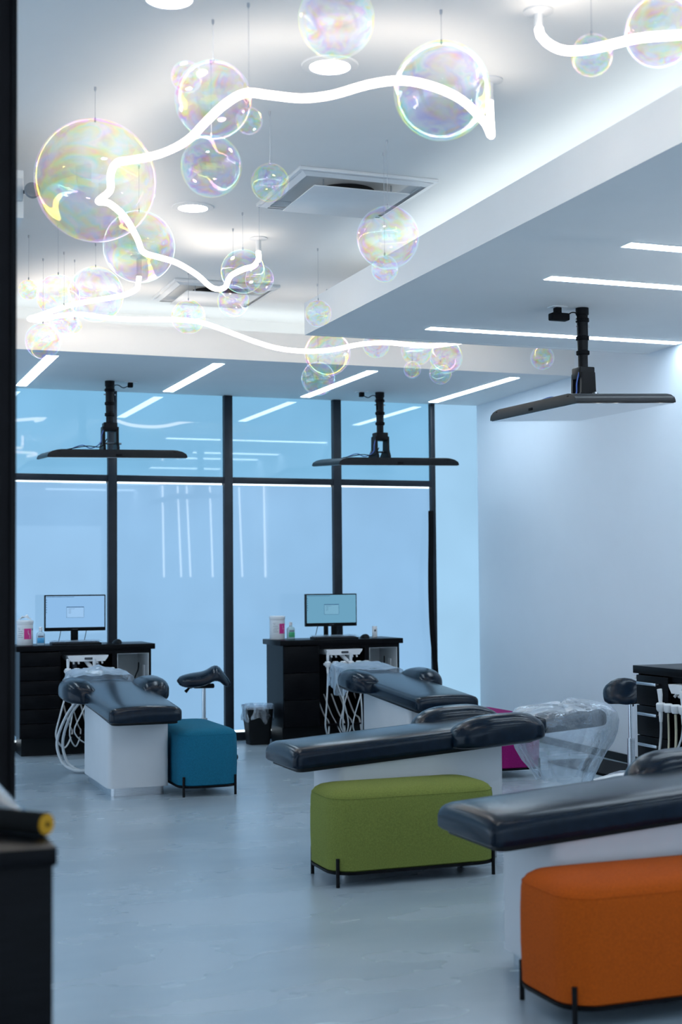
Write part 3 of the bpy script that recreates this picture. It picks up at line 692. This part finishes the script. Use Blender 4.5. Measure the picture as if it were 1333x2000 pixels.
# ================================================================= DESKS
def make_desk(label, ndraw, handles, liner_niche=False):
    """local: x 0..1.12 across the front, y 0 (front) .. 0.46 (back)"""
    t = thing('cabinet_desk', label, 'desk', group='dark cabinet desks with instrument niches')
    D = 0.46
    MB().box(0, 1.12, -0.02, D+0.02, 0.838, 0.882, 0.003).build('worktop', DESK, t)
    MB().box(0.03, 0.048, 0, D, 0.15, 0.838).build('side_panel', DESK, t)
    MB().box(1.072, 1.09, 0, D, 0.15, 0.838).build('side_panel', DESK, t)
    MB().box(0.335, 0.353, 0.005, D, 0.15, 0.838).build('divider', DESK, t)
    MB().box(0.770, 0.812, 0.005, D, 0.15, 0.838).build('divider', DESK, t)
    MB().box(0.048, 1.072, D-0.02, D, 0.15, 0.838).build('back_panel', LAMI if liner_niche else DESK, t)
    MB().box(0.048, 1.072, 0.005, D-0.02, 0.15, 0.168).build('bottom_panel', DESK, t)
    MB().box(0.353, 0.770, 0.004, 0.024, 0.806, 0.838).build('apron', DESK, t)
    MB().box(0.06, 1.06, 0.12, D-0.03, 0, 0.15).build('toe_kick', BLACKP, t)
    MB().box(0.812, 1.072, 0.0, 0.02, 0.806, 0.838).build('apron', DESK, t)
    lin = MB(); lin.box(0.812, 0.816, 0.004, D-0.02, 0.40, 0.806).box(1.066, 1.072, 0.004, D-0.02, 0.40, 0.806).box(0.816, 1.066, D-0.06, D-0.05, 0.40, 0.806).box(0.816, 1.066, 0.004, D-0.05, 0.802, 0.806)
    lin.build('white_liner', LAMI, t)
    MB().box(0.812, 1.072, 0.0, D-0.05, 0.385, 0.40).build('shelf', LAMI, t)
    MB().box(0.812, 1.070, -0.002, 0.016, 0.17, 0.383, 0.002).build('cabinet_door', DESK, t)
    MB().tube(smoothpath([(1.03, 0.2, 0.72), (1.02, 0.18, 0.66), (0.99, 0.16, 0.60), (0.975, 0.15, 0.52), (0.97, 0.15, 0.41)], 4), 0.006, 6).build('hanging_lead', BLACKP, t)
    MB().box(1.058, 1.066, 0.12, 0.19, 0.60, 0.70, 0.003).build('switch_plate', WPLAST, t)
    z1 = 0.833; z0 = 0.155; gap = 0.005
    hs = [1]*ndraw; tot = sum(hs); z = z1
    for h in hs:
        hh = (z1-z0)*h/tot
        d = MB().box(0.034, 0.349, -0.018, 0.0, z-hh+gap/2, z-gap/2, 0.0015).build('drawer', DESK, t)
        if handles:
            hz = z-0.045
            hb = MB().tube([(0.10, -0.020, hz), (0.10, -0.045, hz)], 0.004, 6).tube([(0.26, -0.020, hz), (0.26, -0.045, hz)], 0.004, 6).box(0.085, 0.275, -0.052, -0.042, hz-0.008, hz+0.008, 0.002)
            hb.build('handle', STEEL, d)
        z -= hh
    return t
desk1 = make_desk('dark cabinet desk at left behind the teal ottoman chair', 6, False)
desk1.location = (1.53, 11.50, 0)
desk2 = make_desk('dark cabinet desk right of the waste bin', 3, False)
desk2.location = (3.70, 11.42, 0)
desk3 = make_desk('dark cabinet with steel drawer handles at the right edge', 4, True, True)
desk3.location = (4.40, 7.02, 0); desk3.rotation_euler = (0, 0, -PI/2)
box('cable_clip', WPLAST, (0.005, 0.03, -0.018, 0.01, 0.805, 0.822), desk3, bev=0.002)

# ---- instrument delivery units under the desks
def delivery(label, desk, seed, hosecol):
    rnd = random.Random(seed)
    t = thing('instrument_unit', label, 'dental unit', group='dental instrument units in the desk niches')
    t.location = desk.location; t.rotation_euler = desk.rotation_euler
    # tray head: trapezoid wider at top
    tr = [(0.40, 0.80), (0.73, 0.80), (0.725, 0.785), (0.70, 0.752), (0.43, 0.752), (0.405, 0.785)]
    n = len(tr); vs = [(x, -0.05, z) for x, z in tr] + [(x, 0.30, z) for x, z in tr]
    MB().add(vs, [(i, (i+1) % n, n+(i+1) % n, n+i) for i in range(n)] + [tuple(range(n-1, -1, -1)), tuple(range(n, 2*n))]).build('tray_head', WPLAST, t)
    MB().box(0.535, 0.60, -0.056, -0.049, 0.766, 0.784, 0.003).build('control_badge', GREYP, t)
    for x in (0.45, 0.49, 0.64, 0.68): MB().cyl((x, -0.02, 0.757), (x, -0.045, 0.735), 0.008, n=8).build('knob', WPLAST, t)
    MB().tube([(0.56, 0.02, 0.752), (0.60, -0.05, 0.69)], 0.018, 10).build('support_arm', WPLAST, t)
    MB().tube([(0.48, 0.10, 0.752), (0.48, 0.10, 0.60)], 0.02, 10).build('valve_tube', GREYP, t)
    MB().tube([(0.66, 0.10, 0.752), (0.66, 0.10, 0.62)], 0.022, 10).build('valve_tube', HOSE, t)
    MB().box(0.37, 0.78, -0.075, -0.055, 0.668, 0.688, 0.004).build('holder_bar', WPLAST, t)
    xs = [0.395, 0.465, 0.535, 0.605, 0.675, 0.745]
    for i, x in enumerate(xs):
        h = MB().tube([(x, -0.095, 0.655), (x, -0.095, 0.665), (x, -0.095, 0.695), (x, -0.095, 0.702)], [0.018, 0.024, 0.026, 0.02], 12).box(x-0.014, x+0.014, -0.09, -0.06, 0.665, 0.69, 0.003).build('holder', WPLAST, t)
        if i in (0, 3):
            MB().tube([(x, -0.096, 0.60), (x, -0.096, 0.64), (x, -0.096, 0.70), (x, -0.098, 0.745), (x, -0.102, 0.775)], [0.009, 0.012, 0.010, 0.013, 0.014], 10).build('handpiece', WPLAST, t)
        # hose sagging to the floor and back under the cabinet
        sw = rnd.uniform(-0.14, 0.10); low = rnd.uniform(0.02, 0.12)
        pts = [(x, -0.096, 0.65), (x+sw*0.15, -0.10, 0.52), (x+sw*0.8, -0.13, 0.34), (x+sw*1.2, -0.13, low+0.10), (x+sw*0.6+0.03, -0.06, low), (x+0.06, 0.06, low+0.10), (x+0.05, 0.16, 0.24), (x+0.02, 0.26, 0.40)]
        MB().tube(smoothpath(pts, 6), 0.0055 if i % 2 else 0.0072, 8).build('hose', hosecol if i not in (0, 3) else HOSE, t)
    return t
delivery('white dental instrument rack with hoses in the left desk niche', desk1, 3, HOSE)
delivery('white dental instrument rack with many dangling hoses beside the middle chair', desk2, 11, HOSE)
delivery('white dental instrument rack with beige hoses at the right edge', desk3, 5, HOSEY)

# ---- hoses looping out to chair A
hp = thing('floor_hose', 'pair of pale hoses looping from the left chair down to the floor', 'hose', (1.86, 10.4, 0))
for k, off in enumerate((0.0, 0.03)):
    MB().tube(smoothpath([(-0.02+off, 0.1, 0.52), (-0.10+off, 0.12, 0.40), (-0.16+off*1.4, 0.14, 0.22), (-0.13+off*1.2, 0.10, 0.08), (-0.06+off, 0.03, 0.025), (0.02, -0.02+off, 0.02), (0.12, -0.02+off, 0.02)], 6), 0.0105, 8).build('hose', HOSE, hp)

# ================================================================= DESK-TOP THINGS
DT = 0.882
def monitor(label, loc, rz, W, sc_m, dlg_m, twin):
    t = thing('computer_monitor', label, 'monitor', loc, rz, 'flat computer monitors')
    hw = W/2; zb, zt = 0.105, 0.105+W*0.595
    MB().box(-hw, hw, -0.012, 0.028, zb, zt, 0.004).build('bezel', BLACKP, t)
    s = MB().box(-hw+0.010, hw-0.010, -0.0145, -0.011, zb+0.030, zt-0.010).build('screen', sc_m, t, smooth=False)
    dw = W*0.28; dz = (zb+zt)/2+0.005
    MB().box(-dw/2, dw/2, -0.0155, -0.0142, dz-0.042, dz+0.042).build('dialog_window', dlg_m, s, smooth=False)
    ln = MB(); e = 0.0018
    ln.box(-dw/2-e, dw/2+e, -0.0162, -0.0142, dz+0.040, dz+0.046).box(-dw/2-e, dw/2+e, -0.0162, -0.0142, dz-0.044, dz-0.042).box(-dw/2-e, -dw/2, -0.0162, -0.0142, dz-0.042, dz+0.042).box(dw/2, dw/2+e, -0.0162, -0.0142, dz-0.042, dz+0.042)
    ln.build('dialog_border', SCRD, s, smooth=False)
    tx = MB()
    for k, l in enumerate((0.05, 0.022, 0.02, 0.024, 0.02)): tx.box(-dw/2+0.014, -dw/2+0.014+l, -0.0164, -0.0142, dz+0.028-k*0.009, dz+0.0295-k*0.009)
    tx.box(-hw+0.012, -hw+W*0.48, -0.0158, -0.0142, zt-0.019, zt-0.016)
    for k in range(6): tx.box(-hw+0.013, -hw+0.018, -0.0158, -0.0142, zt-0.045-k*0.02, zt-0.037-k*0.02)
    tx.build('screen_text', SCRD, s, smooth=False)
    MB().box(-0.022, 0.022, -0.0135, -0.011, zb+0.012, zb+0.017).build('maker_mark', GREYP, t)
    if twin:
        MB().box(-0.055, -0.015, 0.028, 0.045, 0.01, zb+0.10, 0.003).build('stand_neck', BLACKP, t)
        MB().box(0.015, 0.065, 0.028, 0.045, 0.01, zb+0.10, 0.003).build('stand_neck', BLACKP, t)
    else:
        MB().box(-0.03, 0.03, 0.028, 0.05, 0.01, zb+0.10, 0.003).build('stand_neck', BLACKP, t)
    MB().prism(rrect(-0.12, 0.12, -0.05, 0.13, 0.02), 0, 0.012).build('stand_foot', BLACKP, t)
    for x in (-0.11, 0.10): MB().tube(smoothpath([(x, 0.03, zb+0.02), (x-0.008, 0.05, 0.06), (x-0.02, 0.06, 0.004)], 4), 0.003, 6).build('cable', BLACKP, t)
monitor('left computer monitor with a bright blue screen', (2.05, 11.80, DT), -0.03, 0.50, SCREEN1, SCRW1, False)
monitor('right computer monitor with a duller teal screen', (4.265, 11.70, DT), 0.0, 0.475, SCREEN2, SCRW2, True)
def keyboard(label, loc, rz, extra):
    t = thing('keyboard', label, 'keyboard', loc, rz, 'black keyboards')
    MB().prism(rrect(-0.20, 0.20, -0.07, 0.07, 0.012), lambda x, y: 0.0, lambda x, y: 0.014+0.06*(y+0.07)).build('tray', BLACKP, t)
    kb = MB()
    for r in range(5):
        for c in range(16):
            x = -0.188+c*0.0235; y = -0.052+r*0.022
            z = 0.014+0.06*(y+0.07)
            kb.box(x, x+0.019, y, y+0.017, z-0.001, z+0.006)
    kb.build('keys', GREYP, t, smooth=False, kind='stuff')
    def fn(a, b):
        x = -0.21+0.42*a; y = -0.078+0.15*b
        return (x, y, 0.026+0.06*(y+0.07)+0.006*abs(nz3(x*22, y*22, extra)))
    MB().grid(fn, 40, 16).build('plastic_skin', FILMT, t)
    return t
keyboard('black keyboard in clear film in front of the left monitor', (2.02, 11.60, DT), 0.02, 1.0)
keyboard('black keyboard in clear film in front of the right monitor', (4.22, 11.50, DT), 0.0, 2.0)
def mouse(label, loc, rz):
    t = thing('computer_mouse', label, 'mouse', loc, rz, 'black computer mice')
    R = []
    for q in range(9):
        s = -1+2*q/8; k = math.sqrt(max(0.02, 1-s*s)); R.append([(0.031*k**0.6*math.cos(a), 0.055*s, 0.002+max(0, math.sin(a))*0.036*k**0.7*(1-0.2*s)) for a in [2*PI*j/14 for j in range(14)]])
    b = MB().rings(R).build('shell', BLACKP, t)
    MB().cyl((-0.004, -0.028, 0.032), (0.004, -0.028, 0.032), 0.006, n=10).build('scroll_wheel', GREYP, t)
mouse('black mouse right of the left keyboard', (2.36, 11.60, DT), 0.3)
mouse('black mouse right of the right keyboard', (4.51, 11.52, DT), 0.2)
def tub(label, loc, rz, lidstyle):
    t = thing('wipes_tub', label, 'tub', loc, rz, 'white wipes tubs with a magenta label')
    r = 0.066
    MB().lathe([(0.001, 0), (r-0.004, 0), (r, 0.006), (r, 0.165), (r-0.004, 0.170), (0.001, 0.170)], 32).build('body', WPLAST, t)
    MB().lathe([(r+0.001, 0.170), (r+0.003, 0.174), (r+0.003, 0.196), (r-0.004, 0.202), (0.001, 0.203)], 32).build('lid', WPLAST, t)
    def patch(name, a0, a1, z0, z1, mt, rr):
        n = 10; mb = MB(); R = []
        for rad in (rr, rr+0.0008):
            R.append([(rad*math.sin(a0+(a1-a0)*i/n), -rad*math.cos(a0+(a1-a0)*i/n), z0) for i in range(n+1)] + [(rad*math.sin(a0+(a1-a0)*i/n), -rad*math.cos(a0+(a1-a0)*i/n), z1) for i in range(n, -1, -1)])
        return mb.rings(R).build(name, mt, t)
    patch('magenta_label', -0.12, 0.82, 0.05, 0.135, PINK, r)
    for k, (a0, a1) in enumerate(((-0.9, -0.2), (-0.95, -0.3), (-0.85, -0.22), (-0.95, -0.4), (-0.9, -0.25))): patch('label_text', a0, a1, 0.128-k*0.016, 0.131-k*0.016, INK, r)
    patch('label_text', -1.0, 1.2, 0.1385, 0.1400, INK, r); patch('label_text', 0.95, 1.2, 0.12, 0.135, INK, r)
    if lidstyle:
        def fn(a, b):
            x = -0.05+0.10*a; y = -0.04+0.08*b
            return (x, y, 0.204+0.05*max(0, nz3(x*25+4, y*25, 2))+0.02*(1-abs(2*a-1)))
        MB().grid(fn, 14, 12).build('wipe_tuft', WPLAST, t)
tub('white wipes tub with magenta label at the left end of the left desk', (1.63, 11.72, DT), -0.1, True)
tub('white wipes tub with magenta label on the right desk', (3.79, 11.76, DT), 0.1, False)
def bottle(label, loc, rz, gel, lab):
    t = thing('sanitizer_bottle', label, 'bottle', loc, rz, 'small clear sanitizer bottles')
    R = [[(x, y, z) for x, y in rrect(-a, a, -b, b, min(a, b)*0.7, 5)] for z, a, b in ((0, 0.032, 0.020), (0.004, 0.034, 0.022), (0.085, 0.034, 0.022), (0.10, 0.028, 0.019), (0.108, 0.013, 0.012), (0.12, 0.012, 0.012))]
    MB().rings(R).build('body', gel, t)
    MB().lathe([(0.013, 0.118), (0.014, 0.122), (0.014, 0.142), (0.010, 0.146), (0.001, 0.147)], 16).build('cap', WPLAST, t)
    MB().box(-0.028, 0.028, -0.0232, -0.0212, 0.018, 0.06, 0.001).build('front_label', lab, t)
    MB().box(-0.022, 0.022, -0.0236, -0.0212, 0.064, 0.078, 0.001).build('label_band', INK, t)
bottle('clear sanitizer bottle with a blue label on the left desk', (1.745, 11.64, DT), -0.1, GELB, LBLUE)
bottle('clear sanitizer bottle with a green label on the right desk', (3.90, 11.72, DT), 0.1, GELG, LGREEN)
t = thing('plug_box', 'small white upright box with a dark mark at the right end of the right desk', 'box', (4.65, 11.64, DT))
MB().box(-0.021, 0.021, -0.012, 0.012, 0, 0.10, 0.003).build('case', WPLAST, t)
MB().lathe([(0.001, -0.0015), (0.009, -0.0015), (0.009, 0.0), (0.001, 0.0)], 14).build('dark_mark', GREYP, t)
mk = t.children[-1]; mk.rotation_euler = (PI/2, 0, 0); mk.location = (0, -0.0122, 0.062)

# ================================================================= STOOLS, BIN, MAT
def stool(label, loc, rz, h):
    t = thing('saddle_stool', label, 'stool', loc, rz, 'black saddle stools')
    R = []
    N = 20
    for i in range(N+1):
        s = -1+2*i/N; x = 0.205*s
        k = (1-abs(s)**3.5)**0.5 if abs(s) < 1 else 0.0
        k = max(k, 0.08)
        zc = 0.0 + 0.055*math.exp(-((s-0.45)/0.33)**2) - 0.035*max(0, s-0.6)/0.4 + 0.008*math.cos(3*s)
        hw = 0.16*k*(1-0.12*max(0, s)); th = 0.10*k**0.8
        ring = []
        for j in range(20):
            a = 2*PI*j/20; ca, sa = math.cos(a), math.sin(a)
            rr = (abs(ca)**2.6+abs(sa)**2.6)**(-1/2.6)
            y = hw*rr*ca; z = th*0.5*rr*sa
            droop = -0.07*(abs(y)/0.16)**2*(0.5+0.5*max(0, s))
            ring.append((x, y, h+zc+z+droop))
        R.append(ring)
    MB().rings(R).build('saddle_seat', VINYL, t)
    MB().box(-0.08, 0.08, -0.06, 0.06, h-0.065, h-0.035, 0.01).build('seat_plate', BLACKM, t)
    MB().tube([(-0.05, -0.02, h-0.05), (-0.11, -0.04, h-0.06), (-0.14, -0.05, h-0.09)], [0.006, 0.008, 0.014], 8).build('lever', BLACKP, t)
    MB().cyl((0, 0, h-0.05), (0, 0, 0.30), 0.014, n=14).build('piston', CHROME, t)
    MB().cyl((0, 0, 0.34), (0, 0, 0.09), 0.025, n=16).build('gas_column', STEEL, t)
    for k in range(5):
        a = 2*PI*k/5+0.4; x, y = 0.25*math.cos(a), 0.25*math.sin(a)
        g = MB().tube([(0, 0, 0.11), (x*0.5, y*0.5, 0.10), (x, y, 0.07)], [0.024, 0.018, 0.013], 8).build('base_spoke', STEEL, t)
        d = Vector((-math.sin(a), math.cos(a), 0))
        MB().cyl(tuple(Vector((x, y, 0.028))-d*0.018), tuple(Vector((x, y, 0.028))+d*0.018), 0.028, n=14).build('caster', BLACKP, g)
    return t
stool('black saddle stool behind the teal ottoman', (2.83, 10.62, 0), -0.25, 0.635)
stool('black saddle stool by the right wall behind the handled cabinet', (5.0, 8.05, 0), PI+0.6, 0.63)
t = thing('waste_bin', 'black waste bin with a clear liner beside the right desk', 'waste bin', (3.585, 11.68, 0))
R = [[(x, y, z) for x, y in rrect(-a, a, -b, b, 0.025, 4)] for z, a, b in ((0, 0.085, 0.075), (0.002, 0.088, 0.078), (0.30, 0.115, 0.10), (0.30, 0.109, 0.094), (0.01, 0.082, 0.072))]
MB().rings(R).build('bucket', BLACKP, t)
def liner(a, b):
    ang = 2*PI*a; q = b
    r = 0.128 + 0.012*nz3(math.cos(ang)*3, math.sin(ang)*3, q*3) + 0.006*math.sin(ang*9)
    if q < 0.25: z = 0.27+0.07*q/0.25; r -= 0.030*(1-q/0.25)
    else: z = 0.345 - 0.13*(q-0.25)/0.75*(1+0.5*nz3(math.cos(ang)*2, math.sin(ang)*2, 7)); r += 0.012*(q-0.25)
    return (r*math.cos(ang), r*0.9*math.sin(ang), z)
MB().grid(liner, 60, 14).build('liner_bag', FILM, t)
tag(MB().prism(rrect(5.20, 5.63, 8.35, 9.55, 0.01, 3), 0, 0.018).build('floor_mat', RUBBER), 'flat black mat on the floor by the right wall', 'mat')

# ================================================================= NEAR COUNTER ON THE LEFT
t = thing('near_counter', 'blurred dark counter end in the lower left corner', 'counter', (0, 2.66, 0))
MB().box(-0.9, 0.430, 0.0, 0.60, 0.846, 0.88, 0.003).build('counter_top', DESK, t)
MB().box(-0.9, 0.424, 0.012, 0.58, 0.0, 0.846, 0.002).build('counter_body', DESK, t)
t = thing('foam_roll', 'black foam roll with a yellow end lying on the near counter', 'foam roll', (0.427, 2.78, 0.9035), 0)
a = Vector((0, 0, 0)); b = Vector((-0.15, 0.18, 0.0)); d = (b-a).normalized()
MB().tube([a, b], 0.0225, 20).build('outer_foam', FOAMK, t)
MB().tube([a-d*0.004, a-d*0.0002], 0.020, 20).build('yellow_core', YELLOW, t)
MB().tube([a-d*0.0055, a-d*0.0042], 0.005, 12).build('core_hole', FOAMK, t)
def sheet(u, v):
    x = -0.40+0.835*u; y = 3.0+0.2*v
    h = max(0.0, min(0.13, 0.077+(0.366-x)*1.12))
    z = 0.8815 + h*math.sin(PI*v)**0.6 + 0.010*nz3(x*12, y*12, 3)*math.sin(PI*v)
    return (x, y, max(0.8812, z))
tag(MB().grid(sheet, 60, 16).build('plastic_sheet', FILMG), 'blurred grey plastic sheet heaped behind the foam roll', 'plastic sheet')
